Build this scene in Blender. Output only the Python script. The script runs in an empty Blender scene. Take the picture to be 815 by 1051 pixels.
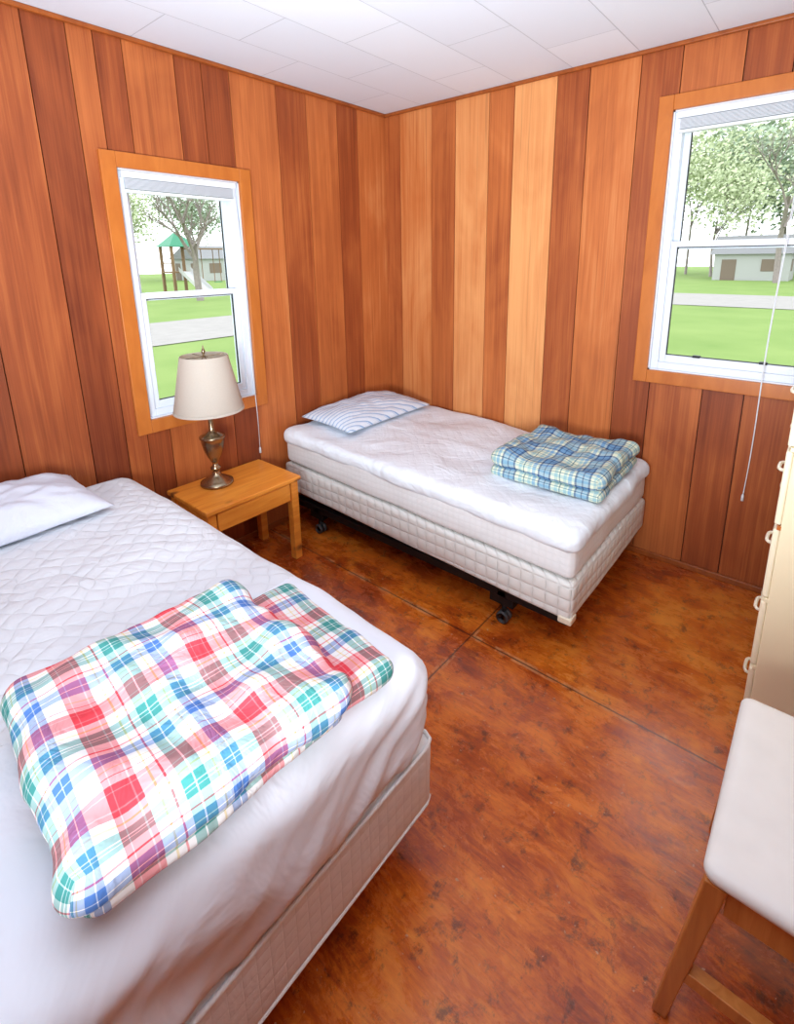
import bpy, bmesh, random
from math import *
from mathutils import Vector, Matrix, noise
random.seed(7)
sc=bpy.context.scene
COL=sc.collection
# ------------------------------------------------------------ helpers
def empty(name,loc=(0,0,0)):
    e=bpy.data.objects.new(name,None); COL.objects.link(e); e.empty_display_size=.1; return e
def mk(name,verts,faces,mat=None,parent=None,smooth=False,mats=None,midx=None,uvs=None):
    me=bpy.data.meshes.new(name); me.from_pydata([tuple(v) for v in verts],[],faces)
    if mats:
        for m in mats: me.materials.append(m)
        if midx:
            for p,i in zip(me.polygons,midx): p.material_index=i
    elif mat: me.materials.append(mat)
    if uvs:
        ul=me.uv_layers.new(name="UVMap")
        for l in me.loops: ul.data[l.index].uv=uvs[l.vertex_index]
    if smooth:
        for p in me.polygons: p.use_smooth=True
    me.update()
    o=bpy.data.objects.new(name,me); COL.objects.link(o)
    if parent: o.parent=parent
    return o
BF=[(0,3,2,1),(4,5,6,7),(0,1,5,4),(1,2,6,5),(2,3,7,6),(3,0,4,7)]
def bv(lo,hi):
    return [(lo[0],lo[1],lo[2]),(hi[0],lo[1],lo[2]),(hi[0],hi[1],lo[2]),(lo[0],hi[1],lo[2]),
            (lo[0],lo[1],hi[2]),(hi[0],lo[1],hi[2]),(hi[0],hi[1],hi[2]),(lo[0],hi[1],hi[2])]
def boxes(name,lst,mat,parent=None,bevel=0,smooth=False):
    V=[];F=[]
    for lo,hi in lst:
        lo,hi=[min(a,b) for a,b in zip(lo,hi)],[max(a,b) for a,b in zip(lo,hi)]
        n=len(V);V+=bv(lo,hi);F+=[tuple(i+n for i in f) for f in BF]
    o=mk(name,V,F,mat,parent)
    if bevel:
        m=o.modifiers.new("bev",'BEVEL');m.width=bevel;m.segments=3;m.limit_method='ANGLE'
        for p in o.data.polygons:p.use_smooth=True
        w=o.modifiers.new("wn",'WEIGHTED_NORMAL');w.keep_sharp=True
    return o
def box(name,lo,hi,mat,parent=None,bevel=0): return boxes(name,[(lo,hi)],mat,parent,bevel)
def hexa(name,bot,top,mat,parent=None,bevel=.003):
    o=mk(name,list(bot)+list(top),BF,mat,parent)
    if bevel:
        m=o.modifiers.new("bev",'BEVEL');m.width=bevel;m.segments=2
    return o
def leg(name,pb,pt,wb,wt,mat,parent):
    f=lambda p,w:[(p[0]-w/2,p[1]-w/2,p[2]),(p[0]+w/2,p[1]-w/2,p[2]),(p[0]+w/2,p[1]+w/2,p[2]),(p[0]-w/2,p[1]+w/2,p[2])]
    return hexa(name,f(pb,wb),f(pt,wt),mat,parent)
def coords(lo,hi,r,seg,step):
    c=[lo+r*i/seg for i in range(seg)]
    L=hi-lo-2*r; n=max(1,int(round(L/step)))
    c+=[lo+r+L*i/n for i in range(n)]
    c+=[hi-r+r*i/seg for i in range(seg+1)]
    return c
def rbox(name,lo,hi,r,mat,parent=None,step=.04,seg=4,disp=None,rz=0):
    if not isinstance(r,(tuple,list)): r=(r,r,r)
    cs=[coords(lo[a],hi[a],r[a],seg,step) for a in range(3)]
    n=[len(c)-1 for c in cs]
    idx={};V=[];UV=[]
    ctr=[(lo[a]+hi[a])/2 for a in range(3)]
    def vid(i,j,k):
        key=(i,j,k)
        if key in idx: return idx[key]
        p=[cs[0][i],cs[1][j],cs[2][k]]
        q=[min(max(p[a],lo[a]+r[a]),hi[a]-r[a]) for a in range(3)]
        d=Vector([(p[a]-q[a])/r[a] for a in range(3)])
        nrm=Vector((0,0,1))
        if d.length>0:
            m=max(abs(x) for x in d)
            d=d.normalized()*m if m<1 else d.normalized()
            nrm=d.normalized()
        v=Vector([q[a]+d[a]*r[a] for a in range(3)])
        drop=hi[2]-p[2]
        u=p[0];w=p[1]
        if i==0:u-=drop
        elif i==n[0]:u+=drop
        if j==0:w-=drop
        elif j==n[1]:w+=drop
        if disp: v=v+Vector(disp(v,nrm))
        if rz:
            x,y=v.x-ctr[0],v.y-ctr[1]; v.x=ctr[0]+x*cos(rz)-y*sin(rz); v.y=ctr[1]+x*sin(rz)+y*cos(rz)
        idx[key]=len(V);V.append(v);UV.append((u,w));return idx[key]
    F=[]
    for i in range(n[0]):
        for j in range(n[1]):
            F.append((vid(i,j,n[2]),vid(i+1,j,n[2]),vid(i+1,j+1,n[2]),vid(i,j+1,n[2])))
            F.append((vid(i,j,0),vid(i,j+1,0),vid(i+1,j+1,0),vid(i+1,j,0)))
    for i in range(n[0]):
        for k in range(n[2]):
            F.append((vid(i,0,k),vid(i+1,0,k),vid(i+1,0,k+1),vid(i,0,k+1)))
            F.append((vid(i,n[1],k),vid(i,n[1],k+1),vid(i+1,n[1],k+1),vid(i+1,n[1],k)))
    for j in range(n[1]):
        for k in range(n[2]):
            F.append((vid(0,j,k),vid(0,j,k+1),vid(0,j+1,k+1),vid(0,j+1,k)))
            F.append((vid(n[0],j,k),vid(n[0],j+1,k),vid(n[0],j+1,k+1),vid(n[0],j,k+1)))
    return mk(name,V,F,mat,parent,True,uvs=UV)
def lathe(name,prof,c,mat,parent=None,seg=48):
    V=[];F=[]
    for (r,z) in prof:
        for s in range(seg):
            a=2*pi*s/seg; V.append((c[0]+r*cos(a),c[1]+r*sin(a),c[2]+z))
    for i in range(len(prof)-1):
        for s in range(seg):
            a=i*seg+s;b=i*seg+(s+1)%seg; F.append((a,b,b+seg,a+seg))
    o=mk(name,V,F,mat,parent,True)
    return o
def tubes(name,paths,mat,parent=None,seg=8):
    V=[];F=[]
    for pts,rad in paths:
        n0=len(V);pts=[Vector(p) for p in pts]
        rr=rad if isinstance(rad,(list,tuple)) else [rad]*len(pts)
        for i,p in enumerate(pts):
            t=(pts[min(i+1,len(pts)-1)]-pts[max(i-1,0)]).normalized()
            up=Vector((0,0,1)) if abs(t.z)<.95 else Vector((1,0,0))
            a=t.cross(up).normalized();b=t.cross(a)
            for s in range(seg):
                an=2*pi*s/seg;V.append(p+(a*cos(an)+b*sin(an))*rr[i])
        for i in range(len(pts)-1):
            for s in range(seg):
                x=n0+i*seg+s;y=n0+i*seg+(s+1)%seg;F.append((x,y,y+seg,x+seg))
        F.append(tuple(n0+s for s in range(seg)));F.append(tuple(n0+(len(pts)-1)*seg+s for s in reversed(range(seg))))
    return mk(name,V,F,mat,parent,True)
# ------------------------------------------------------------ node helpers
class N:
    def __init__(s,name,rough=.6,spec=.5):
        s.m=bpy.data.materials.new(name);s.m.use_nodes=True;s.t=s.m.node_tree;s.b=s.t.nodes["Principled BSDF"]
        s.b.inputs["Roughness"].default_value=rough;s.b.inputs["Specular IOR Level"].default_value=spec
    def n(s,typ,ins={},**kw):
        x=s.t.nodes.new(typ)
        for k,v in kw.items(): setattr(x,k,v)
        for k,v in ins.items():
            if isinstance(v,bpy.types.NodeSocket): s.t.links.new(v,x.inputs[k])
            else: x.inputs[k].default_value=v
        return x
    def l(s,a,b): s.t.links.new(a,b)
    def math(s,op,a,b=None,c=None):
        ins={0:a}
        if b is not None: ins[1]=b
        if c is not None: ins[2]=c
        return s.n("ShaderNodeMath",ins,operation=op).outputs[0]
    def obj(s): return s.n("ShaderNodeTexCoord").outputs["Object"]
    def uv(s): return s.n("ShaderNodeTexCoord").outputs["UV"]
    def mapp(s,v,sc=(1,1,1),rot=(0,0,0),loc=(0,0,0)):
        return s.n("ShaderNodeMapping",{"Vector":v,"Scale":sc,"Rotation":rot,"Location":loc}).outputs[0]
    def noise(s,v,scale=5,detail=4,rough=.5,dist=0):
        return s.n("ShaderNodeTexNoise",{"Vector":v,"Scale":scale,"Detail":detail,"Roughness":rough,"Distortion":dist}).outputs[0]
    def ramp(s,f,stops,interp='LINEAR'):
        r=s.n("ShaderNodeValToRGB",{0:f});cr=r.color_ramp;cr.interpolation=interp
        while len(cr.elements)<len(stops): cr.elements.new(.5)
        for e,(p,c) in zip(cr.elements,stops):
            e.position=p;e.color=(c[0],c[1],c[2],1) if isinstance(c,(tuple,list)) else (c,c,c,1)
        return r.outputs[0]
    def mix(s,f,a,b,mode='MIX'):
        x=s.n("ShaderNodeMix",data_type='RGBA',blend_type=mode)
        for i,v in ((0,f),(6,a),(7,b)):
            if isinstance(v,bpy.types.NodeSocket): s.l(v,x.inputs[i])
            else: x.inputs[i].default_value=v if i==0 else (v[0],v[1],v[2],1)
        return x.outputs[2]
    def col(s,c):
        if isinstance(c,bpy.types.NodeSocket): s.l(c,s.b.inputs["Base Color"])
        else: s.b.inputs["Base Color"].default_value=(c[0],c[1],c[2],1)
        return s
    def bump(s,h,dist=.01,st=1):
        b=s.n("ShaderNodeBump",{"Height":h,"Distance":dist,"Strength":st});s.l(b.outputs[0],s.b.inputs["Normal"]);return s
    def sep(s,v): return s.n("ShaderNodeSeparateXYZ",{0:v}).outputs
def simple(name,c,rough=.5,metal=0,nsc=30,var=.12,bump=0):
    a=N(name,rough);a.b.inputs["Metallic"].default_value=metal
    nz=a.noise(a.obj(),nsc,2)
    a.col(a.mix(nz,[x*(1-var) for x in c],[min(1,x*(1+var)) for x in c]))
    if bump:a.bump(nz,bump)
    return a.m
# ------------------------------------------------------------ materials
def m_panel():
    a=N("cedar_panel",.46,.28);o=a.obj()
    at=a.n("ShaderNodeAttribute",attribute_name="tone");s=a.sep(at.outputs["Vector"])
    off=a.n("ShaderNodeVectorMath",{0:o,1:a.n("ShaderNodeVectorMath",{0:at.outputs["Vector"],1:(0,37,37)},operation='MULTIPLY').outputs[0]},operation='ADD').outputs[0]
    grain=a.noise(a.mapp(off,(24,24,.7)),1.5,5,.6,.7)
    fine=a.noise(a.mapp(off,(150,150,2.5)),1,3,.5,0)
    blot=a.noise(a.mapp(off,(3.5,3.5,1.4)),1,3,.55,1.0)
    f=a.math('ADD',s[0],a.math('MULTIPLY',a.math('SUBTRACT',grain,.5),.48))
    f=a.math('ADD',f,a.math('MULTIPLY',a.math('SUBTRACT',blot,.5),.55))
    f=a.math('ADD',f,a.math('MULTIPLY',a.math('SUBTRACT',fine,.5),.28))
    c=a.ramp(f,[(0,(.14,.026,.009)),(.3,(.30,.070,.020)),(.6,(.52,.155,.042)),(1,(.76,.35,.130))])
    st=a.noise(a.mapp(off,(70,70,.8)),1,3,.6,.4);st=a.ramp(st,[(.60,0.),(.72,1.)])
    c=a.mix(a.math('MULTIPLY',st,.38),c,(.13,.026,.008))
    a.col(c);a.bump(fine,.001,.3)
    return a.m
PANEL=m_panel()
def m_trim(name,c1,c2,r=.35):
    a=N(name,r,.4);o=a.obj()
    g=a.noise(a.mapp(o,(9,9,2.2)),2,4,.55,.8)
    a.col(a.mix(a.ramp(g,[(.25,0.),(.75,1.)]),c1,c2));return a.m
TRIM=m_trim("window_casing_wood",(.44,.12,.018),(.56,.175,.030))
DTRIM=m_trim("dark_trim_wood",(.24,.055,.012),(.38,.10,.018))
BACK=simple("wall_backing",(.03,.012,.006),.9)
def m_floor():
    a=N("worn_varnished_plywood",.3,.5);o=a.obj();s=a.sep(o)
    big=a.noise(o,1.3,3,.55,.5)
    med=a.noise(a.mapp(o,(1,1.6,1)),6,9,.75,.4)
    grain=a.noise(a.mapp(o,(4,34,1)),1.8,6,.72,1.6)
    f=a.math('ADD',a.math('MULTIPLY',big,.80),a.math('MULTIPLY',med,.75))
    f=a.math('SUBTRACT',f,.10)
    f=a.math('ADD',f,a.math('MULTIPLY',a.math('SUBTRACT',grain,.5),.42))
    y_grade=a.n("ShaderNodeMapRange",{0:s[1],1:-2.2,2:-.9,3:-.20,4:-.115}).outputs[0]  # base tone grades darker toward the front of the room
    f=a.math('ADD',f,y_grade)
    c=a.ramp(f,[(.26,(.055,.011,.005)),(.38,(.20,.029,.006)),(.50,(.40,.064,.007)),(.62,(.62,.140,.010)),(.80,(.88,.32,.04))])
    def seam(v,period,off,w):
        d=a.math('PINGPONG',a.math('ADD',v,off),period/2)
        return a.math('LESS_THAN',d,w)
    s1=seam(s[1],1.22,1.05,.0032);s2=seam(s[0],2.44,-1.36+2.44,.0032)
    sm=a.math('MAXIMUM',s1,s2)
    # bare, lighter scuffed wood along the sheet joints
    e1=seam(s[1],1.22,1.05,.014);e2=seam(s[0],2.44,-1.36+2.44,.014);em=a.math('MAXIMUM',e1,e2)
    brk=a.ramp(a.noise(o,7,5,.7),[(.48,0.),(.56,1.)])
    ck=a.n("ShaderNodeTexWhiteNoise",{"Vector":a.n("ShaderNodeVectorMath",{0:a.mapp(o,(1/2.44,1/1.22,0),(0,0,0),((-1.36)/2.44,1.05/1.22,0))},operation='FLOOR').outputs[0]}).outputs[0]
    c=a.mix(a.math('MULTIPLY',ck,.22),c,(.12,.02,.006))
    dk=a.noise(a.mapp(o,(1.3,1,1)),14,8,.8,.2);dk=a.ramp(dk,[(.54,0.),(.63,1.)])
    c=a.mix(a.math('MULTIPLY',dk,.78),c,(.055,.013,.007))
    lt=a.noise(a.mapp(o,(1,2.2,1),(0,0,.1),(4,2,0)),4.5,9,.82,.5);lt=a.ramp(lt,[(.51,0.),(.61,1.)])
    c=a.mix(a.math('MULTIPLY',lt,.55),c,(.80,.22,.022))
    sp=a.noise(o,70,1,.5);sp=a.math('GREATER_THAN',sp,.75)
    c=a.mix(a.math('MULTIPLY',sp,.7),c,(.60,.38,.25))
    sk=a.noise(a.mapp(o,(1,14,1),(0,0,.9)),9,3,.6,.6);sk=a.ramp(sk,[(.66,0.),(.72,1.)])
    c=a.mix(a.math('MULTIPLY',sk,.40),c,(.05,.012,.006))
    c=a.mix(a.math('MULTIPLY',a.math('MULTIPLY',em,brk),.55),c,(.62,.30,.13))
    c=a.mix(a.math('MULTIPLY',sm,.8),c,(.05,.015,.008))
    a.col(c)
    a.l(a.ramp(med,[(.38,.14),(.64,.42)]),a.b.inputs["Roughness"])
    a.b.inputs["Coat Weight"].default_value=.35;a.b.inputs["Coat Roughness"].default_value=.15
    a.bump(a.math('ADD',grain,med),.0014,.5)
    return a.m
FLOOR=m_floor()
def m_ceil():
    a=N("ceiling_tile",.85,.2);o=a.obj()
    br=a.n("ShaderNodeTexBrick",{"Vector":a.mapp(o,(1,1,1),(0,0,pi/2)),"Color1":(.70,.76,.85,1),"Color2":(.75,.81,.89,1),"Mortar":(.48,.53,.60,1),"Scale":1,"Mortar Size":.002,"Mortar Smooth":.4,"Brick Width":.60,"Row Height":.30})
    a.col(br.outputs[0]);a.bump(a.math('MULTIPLY',br.outputs["Fac"],-1),.003,.5);return a.m
CEIL=m_ceil()
def m_cloth(name,c,quilt=None,wr=.004,rough=.85,wsc=5,dk=.95,wobble=.05):
    a=N(name,rough,.15);o=a.obj();s=a.sep(o)
    h=a.math('MULTIPLY',a.noise(o,wsc,4,.55,1.0),wr)
    cc=c
    if quilt:
        kind,p,d=quilt
        if kind=='dia':
            u=a.math('ADD',s[0],s[1]);v=a.math('SUBTRACT',s[0],s[1])
            wob=a.math('MULTIPLY',a.noise(o,9,2),wobble); u=a.math('ADD',u,wob);v=a.math('SUBTRACT',v,wob)
        else:
            u=a.math('ADD',s[0],s[1]);v=s[2]
        q=None
        for w in (u,v):
            x=a.math('ABSOLUTE',a.math('SINE',a.math('MULTIPLY',w,pi/p)))
            x=a.math('POWER',a.math('MAXIMUM',x,.0001),.45)
            q=x if q is None else a.math('MULTIPLY',q,x)
        h=a.math('ADD',h,a.math('MULTIPLY',q,d))
        cc=a.mix(q,[x*dk for x in c],c)
    a.col(cc);a.bump(h,1,1);return a.m
SHEET=m_cloth("white_sheet",(.82,.87,.95),None,.014,.85,4)
PAD=m_cloth("quilted_mattress_pad",(.76,.80,.85),('dia',.075,.0030),.016,wobble=.12)
PADTW=m_cloth("twin_mattress_pad",(.80,.86,.93),('dia',.05,.0010),.014,.85,7,.98)
BOXSP=m_cloth("box_spring_ticking",(.79,.79,.76),('sq',.052,.0045),.002,dk=.88)
MATT=m_cloth("mattress_border_ticking",(.82,.84,.85),('sq',.028,.0008),.006)
PIL=m_cloth("pillowcase",(.68,.72,.82),None,.014,.85,6)
def m_plaid(name,su,sv,period,wr=.006,mul=.35):
    a=N(name,.85,.15);uv=a.mapp(a.uv(),(1/period,1/period,1));s=a.sep(uv)
    cs=[a.ramp(a.math('FRACT',s[i]),st,'CONSTANT') for i,st in ((0,su),(1,sv))]
    o=a.obj()
    c=a.mix(.5,cs[0],cs[1])
    m=a.mix(mul,c,a.mix(1,cs[0],cs[1],'MULTIPLY'))
    a.col(m);a.bump(a.math('MULTIPLY',a.noise(o,9,4,.55,1),wr),1,1);return a.m
Wt=(.86,.86,.86);Rd=(.78,.09,.12);Pk=(.82,.32,.35);Tl=(.09,.36,.34);Bl=(.12,.26,.58);Yl=(.80,.66,.30)
SU=[(0,Rd),(.04,Pk),(.05,Rd),(.16,Pk),(.17,Rd),(.21,Wt),(.26,Yl),(.275,Wt),(.32,Tl),(.39,Wt),(.40,Tl),(.43,Wt),(.44,Tl),(.51,Wt),(.60,Rd),(.615,Wt),(.66,Bl),(.72,Wt),(.73,Bl),(.79,Wt),(.86,Yl),(.87,Wt),(.93,Rd),(.94,Wt)]
SV=[(0,Wt),(.05,Rd),(.09,Pk),(.10,Rd),(.21,Pk),(.22,Rd),(.26,Wt),(.33,Yl),(.345,Wt),(.40,Rd),(.415,Wt),(.47,Tl),(.55,Wt),(.56,Tl),(.64,Wt),(.70,Yl),(.715,Wt),(.77,Bl),(.84,Wt),(.85,Bl),(.90,Wt)]
PL1=m_plaid("red_teal_plaid",SU,SV,.20,.012,.38)
LB=(.26,.46,.66);DB=(.03,.10,.26);Cr=(.78,.80,.66);LG=(.42,.60,.62)
S2=[(0,DB),(.05,LB),(.17,DB),(.20,LB),(.32,DB),(.37,Cr),(.47,LG),(.56,Cr),(.60,(.10,.24,.28)),(.63,Cr),(.72,LG),(.80,Cr),(.84,LB),(.93,Cr)]
PL2=m_plaid("blue_plaid",S2,S2,.16,.006,.5)
def m_stripe():
    a=N("striped_pillowcase",.85,.15);o=a.obj();s=a.sep(a.mapp(o,(1,1,1),(0,0,.35)))
    f=a.math('FRACT',a.math('MULTIPLY',s[0],1/.026))
    c=a.ramp(f,[(0,(.72,.79,.88)),(.55,(.30,.45,.68)),(.76,(.72,.79,.88)),(.84,(.42,.56,.76)),(.9,(.72,.79,.88))],'CONSTANT')
    a.col(c);a.bump(a.math('MULTIPLY',a.noise(o,8,3,.5,1),.012),1,1);return a.m
STRP=m_stripe()
def m_pine(name,c1,c2,ax=1,knots=True):
    a=N(name,.3,.45);o=a.obj();scv=[18,18,18];scv[ax]=1.6
    g=a.noise(a.mapp(o,scv),2,4,.6,1.2)
    c=a.mix(a.ramp(g,[(.3,0.),(.7,1.)]),c1,c2)
    if knots:
        v=a.n("ShaderNodeTexVoronoi",{"Vector":a.mapp(o,[9 if i!=ax else 5 for i in range(3)]),"Scale":1.0}).outputs["Distance"]
        c=a.mix(a.ramp(v,[(.09,1.),(.20,0.)]),c,(.22,.06,.015))
    a.col(c);return a.m
PINE=m_pine("knotty_pine",(.74,.22,.022),(.94,.39,.06))
CHW=m_pine("chair_wood",(.46,.15,.03),(.62,.25,.065),2,False)
VINYL=simple("white_window_vinyl",(.74,.80,.88),.35,0,5,.02)
BLIND=simple("blind_slats",(.74,.78,.82),.5,0,5,.03)
BRASS=simple("antique_brass",(.34,.26,.17),.24,.95,25,.4)
BLACK=simple("black_metal",(.015,.015,.017),.45,.6)
RUB=simple("rubber_wheel",(.06,.06,.065),.5)
CREAM=simple("cream_paint",(.88,.76,.51),.45,0,4,.04)
CREAMD=simple("drawer_cream",(.90,.80,.58),.4,0,4,.04)
LEATH=simple("cream_vinyl_seat",(.80,.80,.77),.45,0,18,.06,.001)
HAND=simple("handle_white",(.82,.74,.58),.3)
def m_shade():
    a=N("lampshade_fabric",.8,.2)
    o=a.obj();a.col(a.mix(a.noise(o,200,1),(.66,.60,.52),(.74,.68,.60)))
    tr=a.n("ShaderNodeBsdfTranslucent",{0:(.8,.72,.60,1)})
    mx=a.n("ShaderNodeMixShader",{0:.3});out=a.t.nodes["Material Output"]
    a.l(a.b.outputs[0],mx.inputs[1]);a.l(tr.outputs[0],mx.inputs[2]);a.l(mx.outputs[0],out.inputs[0]);return a.m
SHADE=m_shade()
def m_glass():
    m=bpy.data.materials.new("window_glass");m.use_nodes=True;t=m.node_tree;t.nodes.clear()
    tr=t.nodes.new("ShaderNodeBsdfTransparent")
    o=t.nodes.new("ShaderNodeOutputMaterial")
    tr.inputs[0].default_value=(.97,.98,.98,1)
    t.links.new(tr.outputs[0],o.inputs[0]);return m
GLASS=m_glass()
# ------------------------------------------------------------ room shell
H=2.35;W=2.95;D=-3.7
def wall(name,axis,pos,sgn,bnds,tones,hole=None):
    V=[];F=[];MI=[];T=[]
    def add(u0,u1,z0,z1,d0,d1,mi,t):
        a,b=sorted((pos+sgn*d0,pos+sgn*d1))
        lo,hi=((a,u0,z0),(b,u1,z1)) if axis==0 else ((u0,a,z0),(u1,b,z1))
        n=len(V);V.extend(bv(lo,hi));F.extend([tuple(i+n for i in f) for f in BF]);MI.extend([mi]*6);T.extend([t]*6)
    mn,mx_=min(bnds),max(bnds)
    for i in range(len(bnds)-1):
        a,b=sorted((bnds[i],bnds[i+1]));g=.0019
        t=(tones[i],random.random(),random.random())
        if a>mn: a+=g
        if b<mx_: b-=g
        if hole and a<hole[1] and b>hole[0]:
            add(a,b,0,hole[2],-.02,0,0,t);add(a,b,hole[3],H,-.02,0,0,t)
            if a<hole[0]: add(a,hole[0],hole[2],hole[3],-.02,0,0,t)
            if b>hole[1]: add(hole[1],b,hole[2],hole[3],-.02,0,0,t)
        else: add(a,b,0,H,-.02,0,0,t)
    lo,hi=min(bnds)-.14,max(bnds)+.14;z=(0,0,0);k=-.0195
    if axis==1: lo,hi=lo+.14,hi-.14
    if hole:
        add(lo,hole[0],0,H,-.14,k,1,z);add(hole[1],hi,0,H,-.14,k,1,z)
        add(hole[0],hole[1],0,hole[2],-.14,k,1,z);add(hole[0],hole[1],hole[3],H,-.14,k,1,z)
    else: add(lo,hi,0,H,-.14,k,1,z)
    o=mk(name,V,F,mats=[PANEL,BACK],midx=MI)
    at=o.data.attributes.new("tone",'FLOAT_VECTOR','FACE')
    for i,t in enumerate(T): at.data[i].vector=t
    return o
def autob(a,b,seed):
    r=random.Random(seed);o=[a];s=1 if b>a else -1
    while True:
        n=o[-1]+s*r.choice([.1,.15,.2,.25])
        if (b-n)*s<.08: o.append(b);break
        o.append(n)
    return o
LB_=[0,-.243,-.402,-.621,-.811,-1.068,-1.205,-1.326,-1.535,-1.638,-1.728,-1.865,-2.10,-2.24,-2.40]
LT=[.60,.34,.52,.32,.54,.18,.26,.46,.24,.38,.16,.32,.20,.36]
e=autob(-2.40,D,3);LB_+=e[1:];LT+=[random.uniform(.25,.5) for _ in e[1:]]
RB_=[0,.119,.362,.530,.747,.895,1.124,1.284,1.51,1.674,1.90,2.06,2.27]
RT=[.46,.72,.46,.82,.50,.92,.34,.58,.30,.44,.26,.38]
e=autob(2.27,W,5);RB_+=e[1:];RT+=[random.uniform(.3,.6) for _ in e[1:]]
WL=(-1.62,-1.065,.795,1.855)
WR=(1.66,2.30,.965,2.09)
wall("wall_left",0,0,1,LB_,LT,WL)
wall("wall_back",1,0,-1,RB_,RT,WR)
b=autob(0,D,11);wall("wall_right",0,W,-1,b,[random.uniform(.3,.7) for _ in b[1:]])
b=autob(0,W,12);wall("wall_front",1,D,1,b,[random.uniform(.3,.7) for _ in b[1:]])
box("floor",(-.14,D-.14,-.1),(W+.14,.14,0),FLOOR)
box("ceiling",(-.14,D-.14,H),(W+.14,.14,H+.1),CEIL)
c=.018
box("trim_1",(0.0,D,H-c),(c,0,H),DTRIM,None,.005)
box("trim_2",(0,-c,H-c),(W,0,H),DTRIM,None,.005)
box("baseboard_left",(0,D,0),(.012,0,.03),DTRIM,None,.004)
box("baseboard_back",(0,-.012,0),(W,0,.03),DTRIM,None,.004)
box("baseboard_right",(W-.012,D,0),(W,0,.03),DTRIM,None,.004)
# ------------------------------------------------------------ windows
def window(name,axis,hole,meet,casing=.06,cord=None):
    E=empty(name)
    u0,u1,z0,z1=hole
    def B(nm,l,mat,bev=.002):
        L=[]
        for (a,b,d0,d1,c0,c1) in l:
            if axis==0: L.append(((d0,a,c0),(d1,b,c1)))
            else: L.append(((a,-d0,c0),(b,-d1,c1)))
        return boxes(nm,L,mat,E,bev)
    cs=casing;t=.018
    B("casing",[(u0-cs,u0,0,t,z0-cs,z1+cs),(u1,u1+cs,0,t,z0-cs,z1+cs),(u0,u1,0,t,z1,z1+cs),(u0,u1,0,t,z0-cs,z0)],TRIM,.003)
    B("jamb",[(u0,u0+.006,-.13,.0,z0,z1),(u1-.006,u1,-.13,.0,z0,z1),(u0,u1,-.13,.0,z1-.006,z1),(u0,u1,-.13,.0,z0,z0+.006)],VINYL,0)
    f=.032;a0,a1,b0,b1=u0+.006,u1-.006,z0+.006,z1-.006
    B("frame",[(a0,a0+f,-.10,-.012,b0,b1),(a1-f,a1,-.10,-.012,b0,b1),(a0+f,a1-f,-.10,-.012,b1-f,b1),(a0+f,a1-f,-.10,-.012,b0,b0+f)],VINYL)
    a0+=f;a1-=f;b0+=f;b1-=f;s=.026
    def sash(nm,c0,c1,d0,d1,bot):
        B(nm,[(a0,a0+s,d0,d1,c0,c1),(a1-s,a1,d0,d1,c0,c1),(a0+s,a1-s,d0,d1,c0,c0+bot),(a0+s,a1-s,d0,d1,c1-s,c1)],VINYL)
        dm=(d0+d1)/2;B(nm+"_glass",[(a0+s-.003,a1-s+.003,dm-.002,dm+.002,c0+bot-.003,c1-s+.003)],GLASS,0)
        g=.004;B(nm+"_gasket",[(a0+s,a0+s+g,dm-.004,dm+.004,c0+bot,c1-s),(a1-s-g,a1-s,dm-.004,dm+.004,c0+bot,c1-s),(a0+s,a1-s,dm-.004,dm+.004,c0+bot,c0+bot+g),(a0+s,a1-s,dm-.004,dm+.004,c1-s-g,c1-s)],BLACK,0)
    sash("lower_sash",b0,meet+.018,-.05,-.022,.034)
    sash("upper_sash",meet-.018,b1,-.085,-.055,s)
    w=a1-a0
    B("sash_locks",[(a0+w*.25,a0+w*.25+.03,-.04,-.016,b0+.034,b0+.044),(a0+w*.7,a0+w*.7+.03,-.04,-.016,b0+.034,b0+.044)],BLACK,.001)
    sl=[(a0-.02,a1+.02,-.03,.005,z1-.034,z1-.008)]
    for i in range(9): sl.append((a0-.01,a1+.01,-.028,.003,z1-.040-i*.0045,z1-.0375-i*.0045))
    sl.append((a0-.012,a1+.012,-.028,.003,z1-.092,z1-.080))
    B("raised_blind",sl,BLIND,.0006)
    if cord:
        cu,zb,ou=cord
        P=[]
        for k in (0,.006):
            pts=[]
            for i in range(25):
                tt=i/24;z=z1-.03+(zb-z1+.03)*tt
                uu=cu+(ou)*tt+k*(1-tt)+ .006*sin(tt*9)*tt
                d=.006+.022*min(1,tt*3)
                pts.append((d,uu,z) if axis==0 else (uu,-d,z))
            P.append((pts,.0018))
        tubes("lift_cord",P,BLIND,E,6)
        e=pts[-1];lathe("cord_tassel",[(.002,.012),(.005,.006),(.006,-.02),(.001,-.022)],e,BLIND,E,12)
    return E
window("window_1",0,WL,1.335,cord=(-1.10,.50,.012))
window("window_2",1,WR,1.535,cord=(2.13,.45,-.02))
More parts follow.
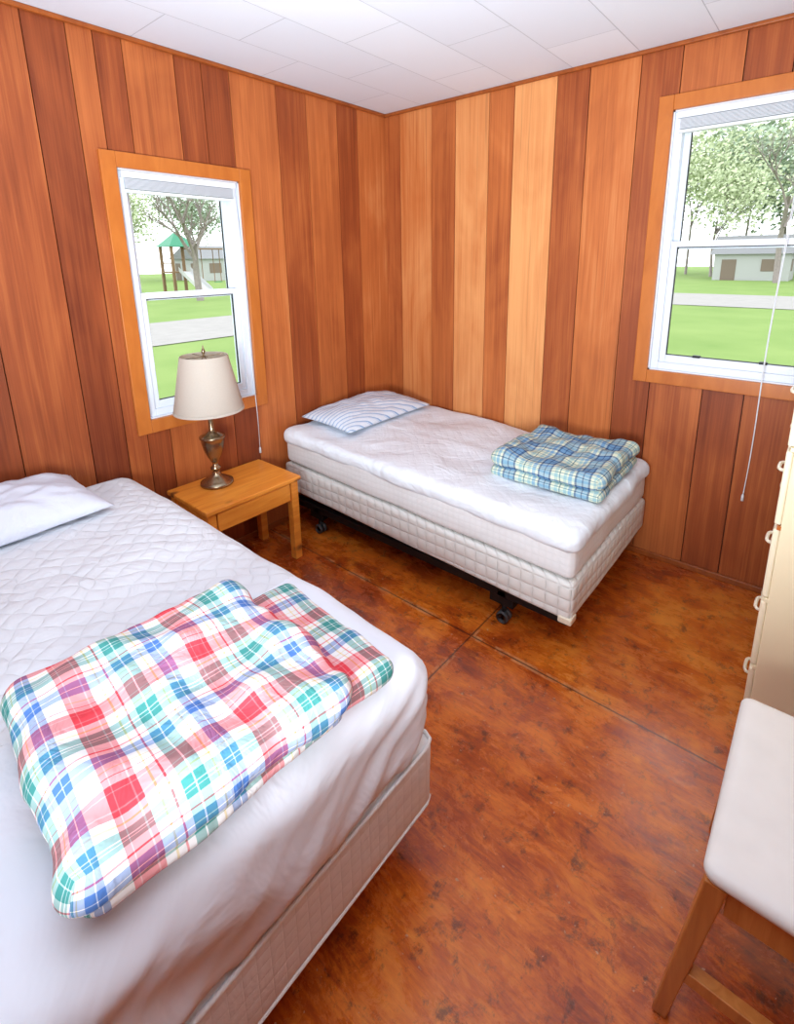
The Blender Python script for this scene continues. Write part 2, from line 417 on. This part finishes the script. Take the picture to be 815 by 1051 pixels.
# ------------------------------------------------------------ twin bed
def nz(v,s,o=0): return noise.noise(Vector((v[0]*s+o,v[1]*s-o,v[2]*s+o*2)))
tw=empty("twin_bed")
X0,X1,Y0,Y1=.03,1.72,-.94,-.03
def lift(v): return .055*(1-(v[0]-X0)/(X1-X0))
def d_box(v,n): return (n[0]*.004*nz(v,6),n[1]*.004*nz(v,6),lift(v))
rbox("box_spring",(X0,Y0,.165),(X1,Y1,.325),.02,BOXSP,tw,.06,3,d_box)
def d_m(v,n):
    a=.008*nz(v,5,3)
    b=.006*sin(v[2]*120) if abs(n[2])<.5 else 0
    return (n[0]*(a+b*.3),n[1]*(a+b*.3),lift(v)+n[2]*a)
rbox("mattress",(X0+.005,Y0+.005,.33),(X1-.005,Y1-.005,.50),(.035,.035,.03),MATT,tw,.05,4,d_m)
def d_pad(v,n):
    a=.016*nz(v,4,7)+.007*nz(v,11,2)
    hem=0
    if v[2]<.44: hem=.022*nz((v[0]+v[1],0,0),5,1)
    return (n[0]*(a+.004),n[1]*(a+.004),lift(v)+max(0,n[2])*a*1.1+hem)
rbox("mattress_pad",(X0-.0,Y0-.004,.435),(X1+.004,Y1+.004,.528),(.045,.045,.04),PADTW,tw,.025,5,d_pad)
fr=[((X0+.03,Y0+.02,.135),(X1-.02,Y0+.06,.172)),((X0+.03,Y1-.06,.135),(X1-.02,Y1-.02,.172)),((.24,Y0+.02,.13),(.28,Y1-.02,.16)),((1.40,Y0+.02,.13),(1.44,Y1-.02,.16)),
    ((1.36,Y0+.03,.09),(1.47,Y0+.07,.135)),((.20,Y0+.03,.09),(.30,Y0+.07,.135))]
boxes("bed_frame_rails",fr,BLACK,tw,.002)
P=[];
for x in (.26,1.42):
    for y in (Y0+.05,Y1-.05):
        P.append((((x,y,.13),(x,y,.055)),.011))
tubes("caster_stems",P,BLACK,tw,10)
for i,x in enumerate((.26,1.42)):
    for j,y in enumerate((Y0+.05,Y1-.05)):
        tubes("caster_wheel_%d%d"%(i,j),[(((x,y-.022,.027),(x,y-.02,.027),(x,y-.006,.027),(x,y-.004,.027)),[.022,.027,.027,.02]),(((x,y+.004,.027),(x,y+.006,.027),(x,y+.02,.027),(x,y+.022,.027)),[.02,.027,.027,.022])],RUB,tw,20)
        tubes("caster_fork_%d%d"%(i,j),[(((x,y-.006,.03),(x,y-.006,.07)),.008)],BLACK,tw,8)
box("corner_guard",(X1-.05,Y0-.004,.157),(X1+.004,Y0+.05,.185),HAND,tw,.006)
# ------------------------------------------------------------ double bed
db=empty("double_bed")
DX0,DX1,DY0,DY1=.03,1.70,-3.12,-1.745
rbox("box_spring",(DX0,DY0,.15),(DX1-.0,DY1,.34),(.03,.03,.02),MATT,db,.06,3,lambda v,n:(n[0]*.003*nz(v,5),n[1]*.003*nz(v,5),0))
def hump(v): return .010*nz((v[0],v[1],.6),3.5,4)+.004*nz((v[0],v[1],.6),9,1)
def d_dm(v,n):
    a=hump(v); s=0
    if n[0]>.35 or abs(n[1])>.35:
        k=min(1,max(0,(.60-v[2])*8))
        along=v[1] if n[0]>.35 else v[0]
        s=(.020*noise.noise(Vector((along*5+v[2]*9,v[2]*3,2)))+.012*noise.noise(Vector((along*14-v[2]*22,v[2]*4,7))))*k
        if v[2]<.36: s+=.006*sin(along*60)
    return (n[0]*(a+s),n[1]*(a+s),n[2]*a*(1.0 if n[2]>0 else 0))
rbox("mattress_sheet",(DX0,DY0,.325),(DX1+.008,DY1+.004,.60),(.075,.075,.07),SHEET,db,.016,6,d_dm)
def topsheet(name,x0,x1,y0,y1,mat,par):
    nx=int((x1-x0)/.02);ny=int((y1-y0)/.02);V=[];F=[]
    for i in range(nx+1):
        for j in range(ny+1):
            x=x0+(x1-x0)*i/nx;y=y0+(y1-y0)*j/ny
            r=.075;rz=.07
            dx=max(0,(DX0+r)-x,x-(DX1+.008-r));dy=max(0,(DY0+r)-y,y-(DY1+.004-r))
            d=min(.999,sqrt(dx*dx+dy*dy)/r);z=.60-rz+rz*sqrt(1-d*d)
            edge=min(1,(x1-x)/.05)
            z+=hump((x,y))+.005*edge
            V.append((x,y,z))
    for i in range(nx):
        for j in range(ny):
            a=i*(ny+1)+j;F.append((a,a+ny+1,a+ny+2,a+1))
    return mk(name,V,F,mat,par,True)
topsheet("quilted_pad",DX0+.012,1.22,DY0+.02,DY1-.012,PAD,db)
tubes("box_spring_piping",[([(DX0,DY1,.335),(DX1-.03,DY1-.001,.335),(DX1-.01,DY1-.009,.335),(DX1-.001,DY1-.03,.335),(DX1,DY0,.335)],.005),([(DX0,DY1,.158),(DX1-.03,DY1-.002,.158),(DX1-.011,DY1-.010,.158),(DX1-.003,DY1-.03,.158),(DX1-.003,DY0,.158)],.004)],MATT,db)
boxes("bed_frame_rails",[((DX0+.1,DY1-.12,.10),(DX1-.1,DY1-.08,.15)),((DX0+.1,DY0+.08,.10),(DX1-.1,DY0+.12,.15)),((DX1-.25,DY0+.1,.10),(DX1-.2,DY1-.1,.15)),((DX0+.25,DY0+.1,.10),(DX0+.3,DY1-.1,.15))],BLACK,db,.002)
tubes("caster_legs",[(((x,y,.12),(x,y,0.0)),.02) for x in (DX0+.27,DX1-.22) for y in (DY0+.12,DY1-.12)],BLACK,db,12)
# ------------------------------------------------------------ pillows
def pillow(name,c,sx,sy,h,mat,rz=0,seed=0,tilt=0,par=None,flat=.3):
    n=44;V=[];F=[];idx={}
    def P(i,j,sgn):
        u=-1+2*i/n;v=-1+2*j/n
        k=(i,j,sgn if 0<i<n and 0<j<n else 0)
        if k in idx:return idx[k]
        t=((1-u**4)*(1-v**4))**.5*(.55+.45*((1-u*u)*(1-v*v))**.5)
        x=sx*u*(1-.07*(1-u*u)-.05*(1-v*v)*abs(u));y=sy*v*(1-.05*(1-u*u)*abs(v))
        wv=.22*noise.noise(Vector((u*2.2+seed,v*2.2,seed)))+.10*noise.noise(Vector((u*6,v*6+seed,1)))
        z=h*t*(1+wv)*(1 if sgn>0 else -flat)
        X=x*cos(rz)-y*sin(rz);Y=x*sin(rz)+y*cos(rz)
        idx[k]=len(V);V.append((c[0]+X,c[1]+Y,c[2]+z+tilt*(-x)));return idx[k]
    for i in range(n):
        for j in range(n):
            F.append((P(i,j,1),P(i+1,j,1),P(i+1,j+1,1),P(i,j+1,1)))
            F.append((P(i,j,-1),P(i,j+1,-1),P(i+1,j+1,-1),P(i+1,j,-1)))
    return mk(name,V,F,mat,par,True)
pillow("striped_pillow",(.235,-.46,.607),.20,.35,.078,STRP,0,3,.04)
pillow("white_pillow",(.225,-2.29,.640),.19,.34,.100,PIL,0.05,8,.05)
# ------------------------------------------------------------ folded quilts
def d_q(amp,seed,lo,hi):
    def f(v,n):
        a=amp*nz(v,7,seed)+amp*.5*nz(v,17,seed)
        return (n[0]*a+.3*amp*nz(v,4,seed+5),n[1]*a+.3*amp*nz(v,4,seed+9),max(0,n[2])*a*1.3)
    return f
q=empty("red_plaid_quilt")
rbox("bottom_fold",(1.255,-2.40,.608),(1.675,-1.855,.660),(.03,.03,.024),PL1,q,.014,5,d_q(.010,3,.6,.66),-.10)
rbox("middle_fold",(1.215,-2.455,.62),(1.69,-2.00,.665),(.035,.035,.022),PL1,q,.016,5,d_q(.010,5,.64,.69),-.07)
rbox("top_fold",(1.21,-2.47,.645),(1.70,-1.985,.726),(.05,.05,.038),PL1,q,.012,6,d_q(.020,9,.66,.735),-.08)
q=empty("blue_plaid_quilt")
rbox("bottom_fold",(1.215,-.695,.542),(1.705,-.17,.582),(.02,.02,.02),PL2,q,.014,4,d_q(.012,3,.53,.58),.02)
rbox("top_fold",(1.205,-.69,.578),(1.70,-.16,.648),(.04,.04,.034),PL2,q,.012,6,d_q(.020,8,.6,.65),.0)
# ------------------------------------------------------------ nightstand
ns=empty("pine_nightstand")
nx0,nx1,ny0,ny1=.03,.385,-1.60,-1.10;T=.45
box("tabletop",(nx0,ny0,T-.022),(nx1,ny1,T),PINE,ns,.005)
k=.04
for i,(x,y) in enumerate(((nx0+.03,ny0+.03),(nx0+.03,ny1-.03),(nx1-.035,ny0+.03),(nx1-.035,ny1-.03))):
    box("leg_%d"%i,(x-k/2,y-k/2,0),(x+k/2,y+k/2,T-.022),PINE,ns,.003)
boxes("apron",[((nx0+.02,ny0+.02,T-.12),(nx1-.03,ny0+.04,T-.022)),((nx0+.02,ny1-.04,T-.12),(nx1-.03,ny1-.02,T-.022)),((nx0+.02,ny0+.04,T-.12),(nx0+.035,ny1-.04,T-.022))],PINE,ns,.002)
box("drawer_front",(nx1-.045,ny0+.055,T-.118),(nx1-.012,ny1-.06,T-.028),PINE,ns,.004)
# ------------------------------------------------------------ table lamp
lp=empty("table_lamp");lc=(.145,-1.41,T);u=.025
prof=[(0,0),(.072,0),(.076,.006),(.074,.016),(.058,.022),(.052,.030),(.030,.042),(.018,.055),(.014,.068),(.022,.076),(.024,.086),(.013,.096),(.012,.108),(.018,.118),(.032,.145),(.045,.180),(.051,.210),(.053,.230),(.058,.234),(.058,.242),(.048,.246),(.032,.254),(.018,.262),(.012,.275),(.012,.40+u),(0,.40+u)]
lathe("urn_base",prof,lc,BRASS,lp)
lathe("socket",[(.0,.40+u),(.016,.402+u),(.018,.44+u),(.014,.455+u),(0,.456+u)],lc,BRASS,lp,24)
lathe("bulb",[(.0,.54+u),(.02,.535+u),(.03,.51+u),(.027,.48+u),(.014,.456+u)],lc,simple("bulb_glass",(.9,.88,.84),.2),lp,24)
lathe("shade",[(.152,.345+u),(.1525,.342+u),(.154,.345+u),(.103,.597+u),(.1015,.599+u),(.101,.597+u),(.152,.347+u)],lc,SHADE,lp,64)
lathe("shade_trim",[(.1545,.342+u),(.1550,.344+u),(.1530,.354+u),(.1515,.353+u)],lc,SHADE,lp,64)
tubes("harp",[([(lc[0],lc[1]+.035*s*sin(pi*min(1,t/10)),lc[2]+.44+u+.157*t/10) for t in range(11)],.0022) for s in (-1,1)]+[(((lc[0]-.1,lc[1],lc[2]+.594+u),(lc[0]+.1,lc[1],lc[2]+.594+u)),.0018),(((lc[0],lc[1]-.1,lc[2]+.594+u),(lc[0],lc[1]+.1,lc[2]+.594+u)),.0018)],BRASS,lp)
lathe("finial",[(.0,.590+u),(.008,.594+u),(.004,.602+u),(.008,.612+u),(.009,.619+u),(.004,.630+u),(.0015,.645+u),(0,.646+u)],lc,BRASS,lp,20)
# ------------------------------------------------------------ dresser
dr=empty("chest_of_drawers")
fx,yA,yB=2.28,-.93,-.20;hh=.23;zt=.06+5*hh+.03
box("carcass",(fx,yA,.06),(W-.16,yB,zt-.02),CREAM,dr,.004)
box("plinth",(fx+.02,yA+.01,0),(W-.18,yB-.01,.06),CREAM,dr)
box("top",(fx-.02,yA-.012,zt-.02),(W-.15,yB+.012,zt),CREAM,dr,.006)
for i in range(5):
    z0=.06+i*hh
    box("drawer_%d"%i,(fx-.016,yA+.003,z0+.008),(fx,yB-.003,z0+hh-.006),CREAMD,dr,.005)
    box("drawer_rail_%d"%i,(fx-.008,yA+.001,z0-.006),(fx+.004,yB-.001,z0+.007),TRIM if i in (0,3) else CREAM,dr,.001)
    for j,yy in enumerate((yA+.13,yB-.13)):
        zc=z0+hh*.60
        tubes("pull_%d%d"%(i,j),[([(fx-.014,yy-.036,zc),(fx-.024,yy-.034,zc),(fx-.029,yy-.024,zc),(fx-.030,yy,zc),(fx-.029,yy+.024,zc),(fx-.024,yy+.034,zc),(fx-.014,yy+.036,zc)],.005)],HAND,dr,10)
# ------------------------------------------------------------ chair
ch=empty("dining_chair")
sx0,sx1,sy0,sy1,sz=2.27,2.68,-1.73,-1.25,.45
rbox("seat",(sx0,sy0,sz-.034),(sx1,sy1,sz),(.025,.025,.016),LEATH,ch,.03,4,lambda v,n:(0,0,.010*max(0,n[2])*cos((v[0]-2.47)*6)*cos((v[1]+1.5)*6)))
leg("leg_front_a",(2.238,-1.70,0),(2.294,-1.705,sz-.034),.026,.036,CHW,ch)
leg("leg_front_b",(2.262,-1.25,0),(2.296,-1.275,sz-.034),.026,.036,CHW,ch)
leg("leg_back_a",(2.74,-1.70,0),(2.675,-1.70,sz-.0),.030,.040,CHW,ch)
leg("leg_back_b",(2.74,-1.28,0),(2.675,-1.28,sz-.0),.030,.040,CHW,ch)
leg("post_a",(2.675,-1.70,sz-.0),(2.74,-1.70,.85),.040,.026,CHW,ch)
leg("post_b",(2.675,-1.28,sz-.0),(2.74,-1.28,.85),.040,.026,CHW,ch)
hexa("back_rest",[(2.70,-1.70,.66),(2.72,-1.70,.66),(2.72,-1.28,.66),(2.70,-1.28,.66)],[(2.73,-1.70,.84),(2.75,-1.70,.84),(2.75,-1.28,.84),(2.73,-1.28,.84)],CHW,ch)
boxes("apron",[((2.31,-1.715,sz-.095),(2.66,-1.695,sz-.04)),((2.31,-1.285,sz-.095),(2.66,-1.265,sz-.04)),((2.28,-1.69,sz-.095),(2.30,-1.29,sz-.04)),((2.66,-1.69,sz-.095),(2.68,-1.29,sz-.04))],CHW,ch,.002)
boxes("stretchers",[((2.26,-1.715,.135),(2.72,-1.69,.165)),((2.26,-1.29,.135),(2.72,-1.265,.165)),((2.48,-1.69,.138),(2.505,-1.29,.162))],CHW,ch,.002)
# ------------------------------------------------------------ outdoors
def m_grass():
    a=N("lawn",.9,.1);o=a.obj()
    a.col(a.mix(a.noise(o,.5,5,.6),(.13,.22,.055),(.25,.33,.11)));return a.m
GZ=-.55
def plane(name,rects,z,mat):
    V=[];F=[]
    for (x0,y0,x1,y1) in rects:
        n=len(V);V+=[(x0,y0,z),(x1,y0,z),(x1,y1,z),(x0,y1,z)];F.append((n,n+1,n+2,n+3))
    return mk(name,V,F,mat)
plane("lawn",[(-90,-60,70,120)],GZ,m_grass())
GRAV=simple("gravel",(.30,.28,.27),.9,0,3,.15)
plane("gravel_road",[(-15.5,-60,-10.5,20),(-10.4,22,70,30)],GZ+.02,GRAV)
BARK=simple("bark",(.26,.22,.20),.9,0,6,.3)
LEAF=simple("pale_hazed_leaves",(.48,.54,.34),.8,0,1,.4)  # both leaf colours paled, with haze and overexposure put into them
LEAF2=simple("pale_hazed_needles",(.32,.40,.28),.8,0,1,.4)
def tree(name,x,y,h,r,leaf,nl=900,bare=False,seed=0):
    R_=random.Random(seed);E=empty(name);paths=[];tips=[]
    def br(p,d,L,rad,lv):
        q=p+d*L*.5+Vector((R_.uniform(-1,1),R_.uniform(-1,1),0))*L*.05;e=p+d*L
        if e.z<GZ+1: return
        paths.append(([p,q,e],[rad,rad*.8,rad*.6]));tips.append(e)
        if lv>0:
            for _ in range(4):
                nd=(d+Vector((R_.uniform(-1,1),R_.uniform(-1,1),R_.uniform(-.1,.7)))*.9).normalized()
                br(p+d*L*R_.uniform(.55,1),nd,L*R_.uniform(.5,.7),rad*.5,lv-1)
    br(Vector((x,y,GZ)),Vector((0,0,1)),h*.42,r,4 if bare else 3)
    tubes("trunk",paths,BARK,E,4)
    if not bare:
        V=[];F=[]
        for _ in range(nl):
            t=R_.choice(tips);p=t+Vector((R_.gauss(0,1),R_.gauss(0,1),R_.gauss(0,.8)))*h*.10
            if p.z<GZ+.5: continue
            s=h*.009*R_.uniform(.5,1.4);a=Vector((R_.uniform(-1,1),R_.uniform(-1,1),R_.uniform(-1,1))).normalized();b=a.orthogonal().normalized()
            n=len(V);V+=[p-a*s-b*s,p+a*s-b*s*.4,p+a*s+b*s,p-a*s*.5+b*s];F.append((n,n+1,n+2,n+3))
        mk("foliage",V,F,leaf,E)
    return E
k=0
for (x,y,h,lf,bare) in [(-8,58,13,0,0),(-3,64,16,1,0),(1,58,12,0,0),(4,66,21,1,0),(8,60,16,0,0),(13,68,22,1,0),(4.5,42,17,0,1),(-7,72,20,1,0),(18,60,18,0,0),(0,76,24,0,0),(9,78,28,1,0),(-12,66,17,0,0),(-1.5,46,15,0,1),(3,80,26,0,0),
                        (-24,11.6,7,0,1),(-60,22,11,0,0),(-62,32,12,1,0),(-64,14,10,0,0),(-50,36,12,0,1)]:
    k+=1;tree("bare_tree" if bare else "leafy_tree",x,y,h,.15 if not bare else .22,LEAF2 if lf else LEAF,3600,bool(bare),k)
def shed(name,x0,x1,y0,y1,h,rh,wm,rm):
    E=empty(name);box("siding",(x0,y0,GZ),(x1,y1,GZ+h),wm,E)
    ym=(y0+y1)/2;xm=(x0+x1)/2;z=GZ+h;o=.3
    if x1-x0>y1-y0: V=[(x0-o,y0-o,z),(x1+o,y0-o,z),(x1+o,ym,z+rh),(x0-o,ym,z+rh),(x0-o,y1+o,z),(x1+o,y1+o,z)];F=[(0,1,2,3),(3,2,5,4),(0,3,4),(1,5,2)]
    else: V=[(x0-o,y0-o,z),(x0-o,y1+o,z),(xm,y1+o,z+rh),(xm,y0-o,z+rh),(x1+o,y0-o,z),(x1+o,y1+o,z)];F=[(0,1,2,3),(3,2,5,4),(0,3,4),(1,5,2)]
    mk("roof",V,F,rm,E)
    boxes("openings",[((x0+.6,y0-.03,GZ),(x0+1.7,y0+.01,GZ+h*.8)),((x1-2,y0-.03,GZ+h*.35),(x1-1,y0+.01,GZ+h*.8)),((x1-.01,y0+1,GZ+h*.35),(x1+.03,y0+2.4,GZ+h*.8))],BR,E)
BR=simple("brown_siding",(.20,.15,.12),.8)
WH=simple("white_siding",(.42,.42,.42),.7);GR=simple("grey_shingle",(.22,.22,.23),.8)
shed("garden_shed",-6.5,-1.0,50,55,2.2,1.6,WH,GR)
shed("cottage",4,14,56,63,2.3,1.6,BR,GR)
shed("cottage",-56,-50,12,18,2.3,1.4,WH,GR)
shed("cottage",-56,-50,26,36,2.3,1.4,WH,GR)
# playground
pg=empty("playground_set")
PW=simple("playground_wood",(.22,.13,.07),.8);PGm=simple("green_plastic",(.03,.22,.12),.5);PWh=simple("white_plastic",(.5,.5,.5),.5)
px,py=-33,14.0
boxes("posts",[((px+a-.08,py+b_-.08,GZ),(px+a+.08,py+b_+.08,GZ+3)) for a in (0,1.5) for b_ in (0,1.5)],PW,pg)
boxes("deck",[((px-.1,py-.1,GZ+1.3),(px+1.6,py+1.6,GZ+1.4)),((px-.1,py-.1,GZ+1.9),(px+1.6,py-.05,GZ+1.98)),((px,py+1.5,GZ+2.85),(px+.1,py+5,GZ+2.95))],PW,pg)
mk("canopy",[(px-.2,py-.2,GZ+3),(px+1.7,py-.2,GZ+3),(px+1.7,py+1.7,GZ+3),(px-.2,py+1.7,GZ+3),(px+.75,py+.75,GZ+4)],[(0,1,4),(1,2,4),(2,3,4),(3,0,4)],PGm,pg)
mk("slide",[(px+1.6,py+.3,GZ+1.4),(px+1.6,py+1.1,GZ+1.4),(px+4.2,py+1.1,GZ+.1),(px+4.2,py+.3,GZ+.1),(px+1.6,py+.3,GZ+1.7),(px+4.2,py+.3,GZ+.4),(px+1.6,py+1.1,GZ+1.7),(px+4.2,py+1.1,GZ+.4)],[(0,3,2,1),(0,4,5,3),(1,2,7,6)],PWh,pg)
tubes("swings",[([(px,py+5,GZ+2.95),(px-1,py+5.3,GZ)],.08),([(px,py+5,GZ+2.95),(px+1,py+5.3,GZ)],.08)]+[([(px+.05,py+yy,GZ+2.9),(px+.05,py+yy,GZ+.6)],.03) for yy in (2.3,2.8,3.7,4.2)],PW,pg)
boxes("swing_seats",[((px-.1,py+2.3,GZ+.55),(px+.2,py+2.8,GZ+.6)),((px-.1,py+3.7,GZ+.55),(px+.2,py+4.2,GZ+.6))],PGm,pg)
# ------------------------------------------------------------ light
w=bpy.data.worlds.new("overcast_sky");sc.world=w;w.use_nodes=True;bg=w.node_tree.nodes["Background"]
bg.inputs[0].default_value=(.93,.97,1,1);bg.inputs[1].default_value=3.0
def area(name,loc,target,size,power,col=(1,1,1),spread=180):
    l=bpy.data.lights.new(name,'AREA');l.shape='SQUARE';l.size=size;l.energy=power;l.color=col;l.spread=radians(spread)
    o=bpy.data.objects.new(name,l);COL.objects.link(o);o.location=loc
    o.rotation_euler=(Vector(target)-Vector(loc)).to_track_quat('-Z','Y').to_euler();return o
area("bounce_flash",(2.1,-2.9,1.1),(1.3,-1.5,2.35),.7,82,(.86,.94,1),140)
area("added_fill",(1.7,-3.0,2.30),(1.2,-2.0,.3),.7,6,(.95,.98,1))  # added soft fill to brighten the near bedding, no fixture there
# ------------------------------------------------------------ camera
cam=bpy.data.cameras.new("camera");co=bpy.data.objects.new("camera",cam);COL.objects.link(co);sc.camera=co
fpx,cx,cy=524.4193,422.0593,393.6798
yaw,tilt,roll=-.6913,.2385,.0099
fwd=Vector((sin(yaw)*cos(tilt),cos(yaw)*cos(tilt),-sin(tilt)));r=Vector((cos(yaw),-sin(yaw),0));d=fwd.cross(r)
r2=r*cos(roll)+d*sin(roll);d2=-r*sin(roll)+d*cos(roll)
M=Matrix((r2,-d2,-fwd)).transposed().to_4x4();M.translation=Vector((2.31,-2.562,1.485));co.matrix_world=M
cam.sensor_fit='VERTICAL';cam.sensor_height=36;cam.sensor_width=36;cam.lens=fpx/1051*36
cam.shift_x=(407.5-cx)/1051;cam.shift_y=-(525.5-cy)/1051;cam.clip_start=.05;cam.clip_end=500
sc.view_settings.view_transform='Standard';sc.view_settings.look='None';sc.view_settings.exposure=0
